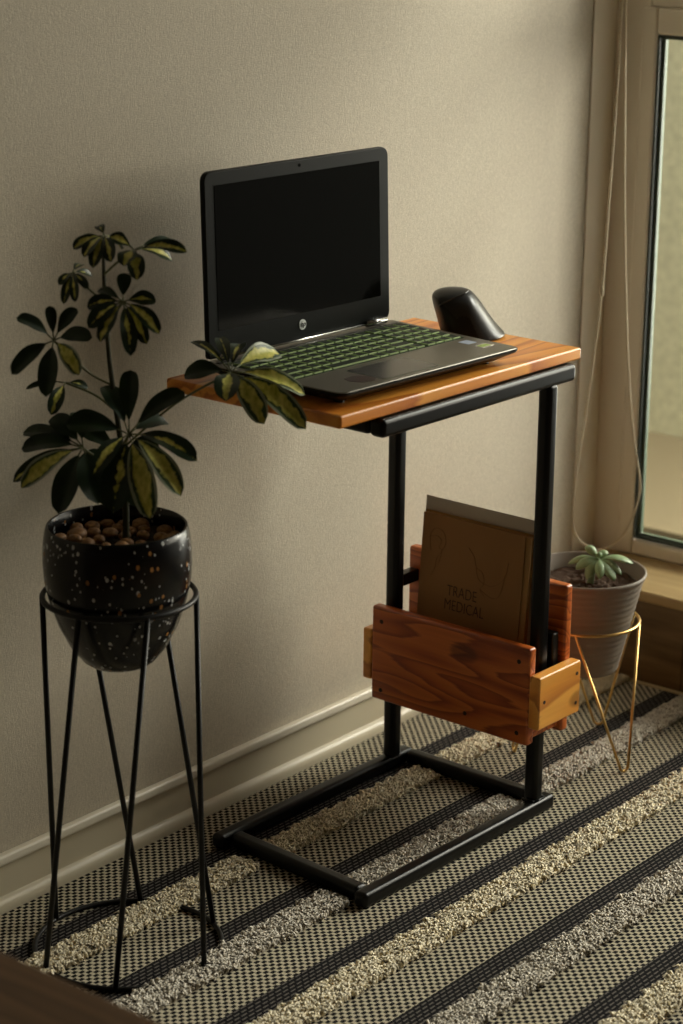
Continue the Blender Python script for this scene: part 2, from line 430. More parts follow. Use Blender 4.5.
# table footprint, needed so that the pile is pressed down under its base frame
TX, TY, TR = 2.0140, 1.5632, math.radians(-1.3018)
TL_, TD = 0.4147, 0.2732; TS = 0.0215
def to_table(x, y):
    dx, dy = x - TX, y - TY
    return dx * math.cos(TR) + dy * math.sin(TR), -dx * math.sin(TR) + dy * math.cos(TR)
def under_frame(x, y, mgn=.003):
    u, v = to_table(x, y)
    if -mgn < u < TL_ + mgn and -mgn < v < TD + mgn and not (TS + mgn < u < TL_ - TS - mgn and TS + mgn < v < TD - TS - mgn): return True
    return False
feet = [(2.5952, 1.5451), (2.7227, 1.6709), (2.5529, 1.7093)]
def pile(y0, y1, x0, x1, step, seed):
    rg = np.random.RandomState(seed)
    xs, ys = np.meshgrid(np.arange(x0, x1, step), np.arange(y1, y0, step))
    xs = xs.ravel() + rg.uniform(-.5, .5, xs.size) * step; ys = ys.ravel() + rg.uniform(-.5, .5, ys.size) * step
    ys = ys - .006 * (xs - 2.35)
    keep = np.array([not under_frame(a, b) and all((a - p) ** 2 + (b - q) ** 2 > .00012 for p, q in feet) for a, b in zip(xs, ys)])
    xs, ys = xs[keep], ys[keep]; n = xs.size
    # clumps lean together
    ga = np.sin(xs * 130 + 3 * np.sin(ys * 90)) * 2.2 + np.cos(ys * 170 + xs * 37) * 1.8 + rg.uniform(-1.4, 1.4, n)
    hgt = rg.uniform(.0065, .0100, n) * (0.97 + 0.12 * np.sin(xs * 210 + seed) * np.cos(ys * 190))
    lean = rg.uniform(.003, .0095, n)
    dirx, diry = np.cos(ga), np.sin(ga)
    r = .0021; K = 4; SEG = 3
    V = np.zeros((n, K, SEG, 3)); ts = [0, .4, .75, 1.0]
    curl = rg.uniform(-1, 1, n)
    for i, tt in enumerate(ts):
        b = tt * tt
        px = xs + dirx * lean * b - diry * curl * .004 * math.sin(tt * 3)
        py = ys + diry * lean * b + dirx * curl * .004 * math.sin(tt * 3)
        pz = hgt * (0, .72, 1.0, .78)[i]
        rr = r * (.9, 1.0, 1.1, .8)[i]
        for k in range(SEG):
            an = 2 * PI * k / SEG + ga
            V[:, i, k, 0] = px + np.cos(an) * rr; V[:, i, k, 1] = py + np.sin(an) * rr
            V[:, i, k, 2] = pz + (np.cos(an - ga) * rr * -0.6 * tt)
    V[..., 2] += -RZ - .001
    base = (np.arange(n) * K * SEG)[:, None, None]
    F = []
    for i in range(K - 1):
        for k in range(SEG):
            a = i * SEG + k; b = i * SEG + (k + 1) % SEG
            F.append([a, b, b + SEG, a + SEG])
    F = base + np.array(F)[None]
    F = F.reshape(-1, 4)
    me = bpy.data.meshes.new('shag_stripe')
    me.vertices.add(V.size // 3); me.vertices.foreach_set('co', V.astype(np.float32).ravel())
    me.loops.add(F.size); me.loops.foreach_set('vertex_index', F.astype(np.int32).ravel())
    me.polygons.add(len(F)); me.polygons.foreach_set('loop_start', np.arange(0, F.size, 4, dtype=np.int32))
    me.update(calc_edges=True); me.shade_smooth()
    return me
visx = [(1.40, 2.915), (1.45, 2.915), (1.45, 2.915), (1.45, 2.915), (1.55, 2.70), (1.65, 2.5)]
for k in range(6):
    yt = K0 - k * PER - BW - .001; yb_ = yt - SW + .002
    me = pile(yt, yb_, *visx[k], .0027, 11 + k)
    mm = M_sc if k % 2 == 0 else M_sg
    me.materials.append(mm)
    o = bpy.data.objects.new('shag_stripe', me); C.objects.link(o); o.parent = rug
    o['label'] = 'cream shaggy stripe' if k % 2 == 0 else 'grey shaggy stripe'

# ------------------------------------------------------------------ side table
H = 0.65; TH = 0.0165
tb = thing('side_table', 'c-shaped side table with orange pine top on black steel frame', 'table', (TX, TY, 0), TR)
bm = bmesh.new(); add_box(bm, -.0463, .4507, .0153 - .003, .2966, H - TH, H)
o = obj('tabletop', bm, M_pine, tb, bevel=.0035, seg=3)
def tubebar(bm, x0, x1, y0, y1, z0, z1): add_box(bm, x0, x1, y0, y1, z0, z1)
bm = bmesh.new(); s = TS
tubebar(bm, -.002, TL_, 0, s, 0.0004, s); tubebar(bm, .004, TL_, TD - s, TD, 0.0004, s)

vs = add_box(bm, .007, .007 + s, s, TD - s, 0.0004, s - .0004)
for v in vs:
    if v.co.y > .1: v.co.x += .012
tubebar(bm, TL_ - s, TL_, s, TD - s, 0.0004, s - .0004)
obj('base_frame', bm, M_steel, tb, bevel=.0065, seg=4)
bm = bmesh.new(); zt = H - TH - .0008
y0t = .004; st_ = .0235
tubebar(bm, .024, .4300, y0t, y0t + st_, zt - st_, zt); tubebar(bm, .024, .4300, TD - s, TD, zt - s, zt)
tubebar(bm, .0245, .0245 + s, y0t + st_, TD - s, zt - s - .001, zt - .0004); tubebar(bm, .394, .4155, y0t + st_, TD - s, zt - s, zt - .0004)
obj('top_frame', bm, M_steel, tb, bevel=.0065, seg=4)
PXF, PYF, PXB, PYB = .3805, .0148, .368, .2560
for px, py in ((PXF, PYF), (PXB, PYB)):
    obj('post', box(px - .0105, px + .0105, py - .0105, py + .0105, s - .001, zt - st_ + .004), M_steel, tb, bevel=.0065, seg=4)
# weld beads where the front post meets the base tube
bm = bmesh.new()
for dx in (-.012, .012):
    add_tube(bm, [(PXF + dx, PYF - .010, s + .001), (PXF + dx, PYF + .010, s + .001)], .0016, 6)
add_tube(bm, [(PXF - .011, PYF - .0107, s + .0005), (PXF + .011, PYF - .0107, s + .0005)], .0015, 6)
obj('weld', bm, M_steel, tb, smooth=True)
# magazine rack bolted to the posts
XA, XB, YA, YB = .332, .430, -.005, .268; T = .0165
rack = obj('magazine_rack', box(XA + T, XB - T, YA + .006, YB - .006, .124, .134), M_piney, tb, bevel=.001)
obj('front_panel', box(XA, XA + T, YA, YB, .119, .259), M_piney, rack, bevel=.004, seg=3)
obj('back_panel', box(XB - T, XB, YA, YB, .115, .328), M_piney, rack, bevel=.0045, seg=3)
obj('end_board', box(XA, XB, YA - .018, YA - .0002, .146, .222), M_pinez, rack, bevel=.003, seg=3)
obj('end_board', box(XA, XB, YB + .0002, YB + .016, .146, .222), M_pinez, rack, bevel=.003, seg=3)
for (y, z) in ((.012, .135), (.012, .238), (.25, .135), (.25, .238), (.10, .14)):
    obj('screw_plug', tube([(XA - .0006, y, z), (XA + .001, y, z)], .0032, 12), M_soil, rack)
for (x, z) in ((XA + .012, .185), (XB - .010, .162), (XB - .010, .205)):
    obj('screw_plug', tube([(x, YA - .0186, z), (x, YA - .017, z)], .0026, 12), M_soil, rack)
for px, py, z in ((PXB, PYB, .288),):
    bm = bmesh.new(); add_box(bm, px + .0102, XB - T + .0005, py - .008, py + .008, z - .009, z + .009)
    obj('bracket', bm, M_steel, rack, bevel=.002)

# papers standing in the rack
def rot_panel(root_pts): pass
def card(name, label, cat, loc, w, h, t, mt, tilt, yaw=0.0):
    r = thing(name, label, cat, loc, TR + yaw)
    return r
def tw(u, v, z=0):   # table to world
    return (TX + u * math.cos(TR) - v * math.sin(TR), TY + u * math.sin(TR) + v * math.cos(TR), z)
LEAN = math.radians(4.5)
def upright(bm, x0, x1, y0, y1, z0, z1):      # slab in the y-z plane, leaning back (+x) as it rises
    vs = add_box(bm, x0, x1, y0, y1, z0, z1)
    for v in vs: v.co.x += math.tan(LEAN) * v.co.z
bk = thing('booklet', 'brown card booklet printed TRADE MEDICAL standing in the wooden rack', 'book', tw(.3715, 0, .1345), TR)
bm = bmesh.new(); upright(bm, 0, .0012, .050, .225, .0, .2575)
obj('cover', bm, M_kraft, bk)
bm = bmesh.new(); upright(bm, .0014, .0055, .041, .2245, .0, .2570)
obj('pages', bm, M_kraft2, bk)
bm = bmesh.new(); upright(bm, .0058, .0066, .039, .2255, .0, .2600)
obj('back_cover', bm, M_kraft2, bk)
def text_mesh(body, size, mtx, mt, parent, name, off=0.0, ext=0.0001, squeeze=1.0):
    cu = bpy.data.curves.new(name, 'FONT'); cu.body = body; cu.size = size; cu.extrude = ext; cu.offset = off
    cu.align_x = 'LEFT'
    tmp = bpy.data.objects.new(name + '_src', cu); C.objects.link(tmp)
    dg = bpy.context.evaluated_depsgraph_get(); dg.update()
    me = bpy.data.meshes.new_from_object(tmp.evaluated_get(dg))
    bpy.data.objects.remove(tmp)
    me.transform(mtx @ Matrix.Diagonal((squeeze, 1, 1, 1)))
    me.materials.clear(); me.materials.append(mt)
    o = bpy.data.objects.new(name, me); C.objects.link(o); o.parent = parent
    return o
# letters read along -y on the face that looks towards -x
def face_mtx(y, z): # text x -> -y, text y -> z (leaning), normal -> -x
    sl = math.tan(LEAN)
    m4 = Matrix(((0, sl, -1, z * sl - .0003), (-1, 0, 0, y), (0, 1, 0, z), (0, 0, 0, 1)))
    return m4
text_mesh('TRADE', .022, face_mtx(.1755, .148), M_ink, bk, 'lettering', -.0003, squeeze=.76)
text_mesh('MEDICAL', .022, face_mtx(.1790, .1275), M_ink, bk, 'lettering', -.0003, squeeze=.76)
def line_art(paths):
    bm = bmesh.new(); sl = math.tan(LEAN)
    for P in paths:
        pts = [(z * sl - .0003, y, z) for y, z in P]
        add_tube(bm, smoothpath(pts, 5), .00035, 4)
    return bm
for art in ([
    [(.208, .205), (.211, .225), (.203, .238), (.189, .236), (.183, .222), (.189, .208), (.197, .196), (.199, .182), (.205, .170)],
    [(.211, .225), (.198, .228), (.191, .222), (.194, .212), (.189, .208), (.193, .190)]],
    [[(.143, .222), (.133, .212), (.128, .198), (.117, .192), (.113, .178), (.119, .168), (.111, .160)],
    [(.128, .198), (.123, .182), (.105, .176), (.089, .182), (.078, .196), (.075, .215)],
    [(.119, .168), (.098, .160), (.085, .168), (.079, .196)]]):
    obj('faint_drawing', line_art(art), M_inkf, bk)
fo = thing('folder', 'pale grey card folder rising behind the brown booklet', 'folder', tw(.3805, 0, .1345), TR)
bm = bmesh.new(); upright(bm, 0, .0010, .036, .2290, .0, .2790)
obj('back_flap', bm, M_grey, fo)
bm = bmesh.new(); upright(bm, .0013, .0050, .039, .2270, .001, .268)
obj('paper_stack', bm, M_grey, fo)
cs = obj('case', box(-.007, .007, -.030, .022, 0, .128), M_black, bevel=.003)  # plain black block filling the rack behind the front post
cs.location = tw(.4035, .032, .1345); cs.rotation_euler = (0, 0, TR)
tag(cs, 'small black case in the rack behind the front steel post', 'case')

# ------------------------------------------------------------------ laptop
LPx, LPy, LRz = 1.99077, 1.59272, -0.04662
lap = thing('laptop', 'open black laptop with green-edged keys on the pine tabletop', 'laptop', (LPx, LPy, H), LRz)
lw, ld = .348, .2331
def outline(ins=0.0, n=6):
    pts = []
    cor = [(lw - .002 - ins, .0 + ins, .010), (lw + .013 - ins, ld - ins, .012), (-.004 + ins, ld - ins, .012), (0 + ins, 0 + ins, .014)]
    m = len(cor)
    for i, (x, y, r) in enumerate(cor):
        p = Vector((x, y)); a = (Vector(cor[i - 1][:2]) - p).normalized(); b = (Vector(cor[(i + 1) % m][:2]) - p).normalized()
        for k in range(n + 1):
            t = k / n; q0 = p + a * r; q1 = p + b * r
            pts.append(tuple((1 - t) ** 2 * q0 + 2 * t * (1 - t) * p + t * t * q1))
    return pts
bm = bmesh.new()
rings = []
for ins, z in ((.020, .0035), (.010, .0095), (.0015, .0140), (0, .0165), (0, .0190), (.0010, .0200)):
    rings.append([bm.verts.new((x, y, z - (0.0 if z > .012 else 0))) for x, y in outline(ins)])
for A, B in zip(rings, rings[1:]):
    for k in range(len(A)): bm.faces.new((A[k], A[(k + 1) % len(A)], B[(k + 1) % len(A)], B[k])).material_index = 0 if B is rings[-1] else 1
bm.faces.new(rings[0][::-1]).material_index = 1
bm.faces.new(rings[-1])
base = obj('base', bm, [M_deck, M_lap], lap)
for fx, fy in ((.03, .03), (.31, .03), (.03, .205), (.31, .205)):
    obj('rubber_foot', tube([(fx, fy, 0.0002), (fx, fy, .0045)], .006, 12), M_black, lap)
SH = .10
def kx(x, y): return x + SH * (y - .09) * (0.3 + 0.7 * x / .338)
kb = bmesh.new()
q = [(.010, .087), (.340, .087), (.340, .207), (.010, .207)]
add_prism(kb, [(kx(x, y), y) for x, y in q], 2, .0199, .0203)
kbo = obj('keyboard', kb, M_keybed, lap)
keymesh = {}
def key(x, y, w, d):
    k = (round(w, 4), round(d, 4))
    if k not in keymesh:
        bm = bmesh.new(); hx, hy, e = w / 2, d / 2, .0010
        lo = [bm.verts.new((a * hx, b * hy, 0)) for a, b in ((-1, -1), (1, -1), (1, 1), (-1, 1))]
        md = [bm.verts.new((a * hx, b * hy, .0017)) for a, b in ((-1, -1), (1, -1), (1, 1), (-1, 1))]
        tp = [bm.verts.new((a * (hx - e), b * (hy - e * 1.0), .0020)) for a, b in ((-1, -1), (1, -1), (1, 1), (-1, 1))]
        for A, B in ((lo, md), (md, tp)):
            for i in range(4): bm.faces.new((A[i], A[(i + 1) % 4], B[(i + 1) % 4], B[i])).material_index = 1
        bm.faces.new(tp).material_index = 0
        me = bpy.data.meshes.new('key'); bm.to_mesh(me); bm.free()
        me.materials.append(M_keytop); me.materials.append(M_keyrim); keymesh[k] = me
    o = bpy.data.objects.new('key', keymesh[k]); C.objects.link(o); o.parent = kbo
    o.location = (kx(x, y), y, .0202); return o
PW = .0171; GAP = .0028
rows = [  # y of row, depth, list of widths in key units, from the left
    (.0975, [1.1, 1, 1, 1, 5.2, 1, 1.2, 1, 1, 1, .25, 1, 1, 1, 1]),
    (.1170, [2.1] + [1] * 10 + [2.15] + [.25] + [1] * 4),
    (.1360, [1.7] + [1] * 11 + [1.55] + [.25] + [1] * 4),
    (.1550, [1.4] + [1] * 12 + [.85] + [.25] + [1] * 4),
    (.1740, [1] * 13 + [1.25] + [.25] + [1] * 4),
    (.1930, [1] * 14 + [.25] + [1.05] * 4),
]
for y, ws in rows:
    tot = sum(ws); u = (.336 - .014) / tot; x = .014
    for w in ws:
        if w > .3: key(x + w * u / 2, y, w * u - GAP, .0150)
        x += w * u
bm = bmesh.new(); add_prism(bm, rrect(.0895, .1960, .0105, .0745, .003), 2, .0199, .0202)
tpd = obj('touchpad', bm, M_padrim, lap)
bm = bmesh.new(); add_prism(bm, rrect(.0905, .1950, .0115, .0735, .003), 2, .0202, .0204)
obj('touch_surface', bm, M_pad, tpd)
M_st1 = mat('dark_red_sticker', (0.035, 0.012, 0.010), 0.4); M_st2 = mat('pale_blue_sticker', (0.42, 0.48, 0.60), 0.35); M_st3 = mat('lime_sticker', (0.38, 0.50, 0.12), 0.4)
bm = bmesh.new(); add_prism(bm, [(.052, .034), (.058, .048), (.076, .050), (.088, .040), (.090, .024), (.078, .016), (.060, .020)], 2, .0199, .0203)
o = obj('palm_rest_sticker', bm, M_st1, lap); o['label'] = 'dark red sticker'
bm = bmesh.new(); add_prism(bm, rrect(.312, .330, .058, .076, .001, 2), 2, .0199, .0203)
o = obj('palm_rest_sticker', bm, M_st2, lap); o['label'] = 'pale blue sticker'
bm = bmesh.new(); add_prism(bm, rrect(.309, .333, .032, .048, .001, 2), 2, .0199, .02025)
add_prism(bm, rrect(.312, .330, .035, .045, .001, 2), 2, .0199, .0204, 1)
o = obj('palm_rest_sticker', bm, [M_silver, M_st3], lap); o['label'] = 'silver and lime sticker'
M_brush = mat('speaker_strip', (0.022, 0.021, 0.019), 0.3)
bm = bmesh.new(); add_prism(bm, [(.010, .2095), (.350, .2095), (.351, .2160), (.009, .2160)], 2, .0199, .0206)
obj('speaker_strip', bm, M_brush, lap)
# hinges and lid
HY, HZ, LT = ld - .011, .024, math.radians(2.0)
for x0, x1 in ((.018, .046), (.296, .334)):
    bm = tube([(x0, HY - .004, .0255), (x1, HY - .004, .0255)], .0045, 16)
    obj('hinge', bm, M_silver, lap, smooth=True)
bm = tube([(.046, HY - .003, .0245), (.296, HY - .003, .0245)], .0014, 8)
obj('hinge_trim', bm, M_silver, lap, smooth=True)
def tilt(bm):
    for v in bm.verts:
        y, z = v.co.y, v.co.z
        v.co.y = HY + y * math.cos(LT) + z * math.sin(LT); v.co.z = HZ + z * math.cos(LT) - y * math.sin(LT)
    return bm
bm = bmesh.new(); add_prism(bm, rrect(.0035, .3485, 0, .2310, (.012, .012, .005, .012)), 1, 0, .0065)
lid = obj('lid', tilt(bm), M_lap, lap, bevel=.0015, seg=2)
bm = bmesh.new(); add_prism(bm, rrect(.0205, .3295, .034, .214, .001, 2), 1, -.0006, .001)
obj('screen', tilt(bm), M_screen, lid)
bm = bmesh.new(); add_prism(bm, rrect(.0032, .3488, -.0002, .2313, (.012, .012, .005, .012)), 1, .0055, .0068)
obj('lid_cover', tilt(bm), M_lap, lid)
bm = bmesh.new(); n = 24
add_prism(bm, [(.1745 + .0021 * math.cos(2 * PI * k / n), .2235 + .0021 * math.sin(2 * PI * k / n)) for k in range(n)], 1, -.0008, .001)
obj('webcam', tilt(bm), M_screen, lid)
bm = bmesh.new(); add_prism(bm, [(.1740 + .0068 * math.cos(2 * PI * k / n), .0190 + .0068 * math.sin(2 * PI * k / n)) for k in range(n)], 1, -.0010, .001)
M_logo = mat('pale_logo_disc', (0.66, 0.68, 0.66), 0.3)
logo = obj('logo_badge', tilt(bm), M_logo, lid)
mtx = Matrix(((1, .30, 0, .1686), (0, 0, 1, HY - .0013), (0, 1, 0, HZ + .0168), (0, 0, 0, 1)))
text_mesh('hp', .0098, mtx, M_lap, logo, 'logo_lettering', 0.0, .0002)

# ------------------------------------------------------------------ mouse (upright ergonomic shape)
def mouse():
    ux, uy = Vector((rt.x, rt.y, 0)), Vector((math.sin(y_), math.cos(y_), 0))
    ang = math.atan2(ux.y, ux.x)
    r = thing('computer_mouse', 'black upright ergonomic mouse beside the laptop keyboard', 'mouse', tw(.3965, .1660, H), ang)
    # sections along local y (away from the camera); profile in local x-z
    prof = [(-.030, 0), (-.033, .010), (-.038, .030), (-.044, .050), (-.043, .058), (-.036, .0635), (-.022, .0665), (-.004, .066), (.006, .0615), (.013, .053), (.022, .040), (.033, .022), (.044, .009), (.050, .003), (.047, 0)]
    secs = [(-.036, .30, .50), (-.030, .62, .76), (-.020, .84, .90), (-.006, .97, .985), (.012, 1.0, 1.0), (.030, .94, .96), (.044, .80, .84), (.054, .58, .62), (.058, .35, .38)]
    bm = bmesh.new(); rings = []
    for y, sx, sz in secs:
        rings.append([bm.verts.new((px * sx * 1.10 + .002, y + (pz / .066) * .010 * (1 if y < 0 else 0), max(pz * sz, 0.0003))) for px, pz in prof])
    m_ = len(prof)
    for A, B in zip(rings, rings[1:]):
        for k in range(m_):
            f = bm.faces.new((A[k], B[k], B[(k + 1) % m_], A[(k + 1) % m_]))
            f.material_index = 1 if 4 <= k <= 12 else 0
    bm.faces.new(rings[0]); bm.faces.new(rings[-1][::-1])
    o = obj('shell', bm, [M_mouse, M_mouse_lit], r, smooth=True)
    sb = o.modifiers.new('sub', 'SUBSURF'); sb.levels = 2; sb.render_levels = 2
    # rim line between thumb face and top, and the scroll wheel
    rim = [(-.020 - .015, -.024, .048), (-.0405, -.010, .0520), (-.0425, .010, .0545), (-.034, .032, .054), (-.024, .046, .045)]
    obj('thumb_rim', tube(smoothpath([(-.036, -.016, .046), (-.030, -.019, .050), (-.016, -.016, .0565), (-.002, -.010, .0615), (.004, .004, .0632)], 6), .0010, 6), M_mouse_lit, r, smooth=True)
    obj('scroll_wheel', tube([(-.002, -.0010, .0555), (-.002, .006, .0605)], .0040, 14), M_black, r, smooth=True)
    return r
mouse()

# ------------------------------------------------------------------ black pot stand and umbrella plant
AX, AY = 1.755, 1.728
def ua(deg, r, z, yw=math.radians(45.8)):       # angle seen from the camera side: 0 = right, 90 = away
    t = math.radians(deg); h = (math.sin(yw), math.cos(yw)); q = (math.cos(yw), -math.sin(yw))
    return (r * (math.cos(t) * q[0] + math.sin(t) * h[0]), r * (math.cos(t) * q[1] + math.sin(t) * h[1]), z)
st = thing('plant_stand', 'tall black wire plant stand with crossed rods and round base', 'plant stand', (AX, AY, 0))
wr = .0034
RZt, RR, RB = .4525, .0890, .1135
RC = ua(0, -.0027, 0)[:2]
obj('base_ring', tube(circle(RB, .0034), .0032, 8, closed=True), M_wire, st, smooth=True)
obj('pot_ring', tube(circle(RR, RZt, c=RC), .0034, 8, closed=True), M_wire, st, smooth=True)
for a, a2 in ((180, 142), (239, 210), (120, 82), (291, 262), (60, 22), (0, -38)):
    obj('rod', tube([Vector(ua(a, RR, RZt)) + Vector((*RC, 0)), ua(a2, RB, .003)], wr, 8), M_wire, st, smooth=True)
# pot with speckled glaze
m = mat('speckled_black_ceramic', (0.004, 0.004, 0.0045), 0.24, spec=0.4); M_pot = m
def specks(sc, thr, seed):
    vo = N(m, 'ShaderNodeTexVoronoi'); mp = N(m, 'ShaderNodeMapping'); tc = N(m, 'ShaderNodeTexCoord')
    mp.inputs['Location'].default_value = (seed, seed * 2, seed); mp.inputs['Scale'].default_value = (sc, sc, sc * .72)
    L(m, tc.outputs['Object'], mp.inputs['Vector']); L(m, mp.outputs[0], vo.inputs['Vector']); vo.inputs['Scale'].default_value = 1
    sel = mth(m, 'GREATER_THAN', N_sep(vo.outputs['Color']), thr)
    return mth(m, 'MULTIPLY', mth(m, 'LESS_THAN', vo.outputs['Distance'], .30), sel)
def N_sep(c):
    s_ = N(m, 'ShaderNodeSeparateColor'); L(m, c, s_.inputs[0]); return s_.outputs[0]
clus = mth(m, 'GREATER_THAN', noise(m, coords(m, (14, 14, 14)), 1.0, 2), .47)
col = mix(m, mth(m, 'MULTIPLY', specks(150, .80, 1.3), clus), (0.0035, 0.0035, 0.004), (0.55, 0.56, 0.56))
col = mix(m, mth(m, 'MULTIPLY', specks(230, .84, 5.1), clus), col, (0.50, 0.50, 0.50))
col = mix(m, mth(m, 'MULTIPLY', specks(135, .92, 9.7), 1.0), col, (0.42, 0.20, 0.06))
L(m, col, bsdf(m).inputs['Base Color'])
pp = thing('potted_umbrella_plant', 'variegated umbrella plant in speckled black pot on tall wire stand', 'potted plant', (AX, AY, 0))
pz = .369; PC = ua(0, -.0042, 0)
pot = obj('pot', lathe([(0, pz), (.030, pz), (.036, pz + .001), (.043, pz + .006), (.056, pz + .022), (.070, pz + .050), (.0800, pz + .080), (.0850, pz + .105), (.0862, pz + .125), (.0855, pz + .145), (.0835, pz + .160), (.0815, pz + .168), (.0800, pz + .1695), (.0782, pz + .168), (.0795, pz + .150), (.0797, pz + .140), (.078, pz + .139), (0, pz + .139)], 72), M_pot, pp, smooth=True)
pot.location = PC
def rough_disc(r, z, n=40, rings=14, amp=.004):
    bm = bmesh.new(); c = bm.verts.new((0, 0, z)); prev = None
    for j in range(1, rings + 1):
        rr = r * j / rings
        ring = [bm.verts.new((rr * math.cos(2 * PI * k / n), rr * math.sin(2 * PI * k / n), z + rnd.uniform(-amp, amp))) for k in range(n)]
        for k in range(n):
            if prev is None: bm.faces.new((c, ring[k], ring[(k + 1) % n]))
            else: bm.faces.new((prev[k], ring[k], ring[(k + 1) % n], prev[(k + 1) % n]))
        prev = ring
    return bm
so = obj('soil', rough_disc(.0785, pz + .145, amp=.002), M_soil, pp); so.location = PC
# pebbles lying on the soil
M_peb = mat('brown_pebble', (0.26, 0.15, 0.07), 0.55)
n_ = noise(M_peb, coords(M_peb, (40, 40, 40), 'Generated'), .08, 3)
L(M_peb, ramp(M_peb, n_, [(0.35, (0.16, 0.07, 0.022)), (0.7, (0.42, 0.22, 0.085))]), bsdf(M_peb).inputs['Base Color'])
def blob(r, sq, seed):
    rg = random.Random(seed); bm = bmesh.new(); bmesh.ops.create_icosphere(bm, subdivisions=3, radius=1)
    k = [(Vector((rg.uniform(-1, 1), rg.uniform(-1, 1), rg.uniform(-1, 1))).normalized(), rg.uniform(-.16, .16)) for _ in range(7)]
    for v in bm.verts:
        d = v.co.normalized(); f = 1 + sum(a * max(0, d.dot(q)) ** 2 for q, a in k)
        v.co = Vector((d.x * f * r * sq[0], d.y * f * r * sq[1], d.z * f * r * sq[2]))
    return bm
placed = []
tries = 0
while len(placed) < 34 and tries < 6000:
    tries += 1
    r0 = rnd.uniform(.0070, .0125); a = rnd.uniform(0, 2 * PI); d = .068 * math.sqrt(rnd.random())
    x, y = d * math.cos(a), d * math.sin(a)
    if math.hypot(x, y) < .006 + r0: continue
    if all(math.hypot(x - p[0], y - p[1]) > (r0 + p[2]) * 1.06 for p in placed): placed.append((x, y, r0))
for i, (x, y, r0) in enumerate(placed):
    o = obj('pebble', blob(r0, (1.08, .92, .66), i), M_peb, smooth=True)
    o.location = (AX + PC[0] + x, AY + PC[1] + y, pz + .1455 + r0 * .60); o.rotation_euler = (0, 0, rnd.uniform(0, 6))
    tag(o, 'rounded brown pebble on the soil of the speckled black pot', 'pebble', 'brown pebbles in the speckled black pot')
STEM = [(0.0043, -0.0054, 0.5032), (0.004, -0.005, 0.543), (0.0033, -0.0041, 0.6027), (-0.0033, -0.0038, 0.6511), (-0.0073, 0.0011, 0.7034), (-0.0099, 0.0043, 0.7493), (-0.0077, 0.0097, 0.7994), (-0.0082, 0.0103, 0.8422), (-0.0079, 0.0098, 0.8713)]
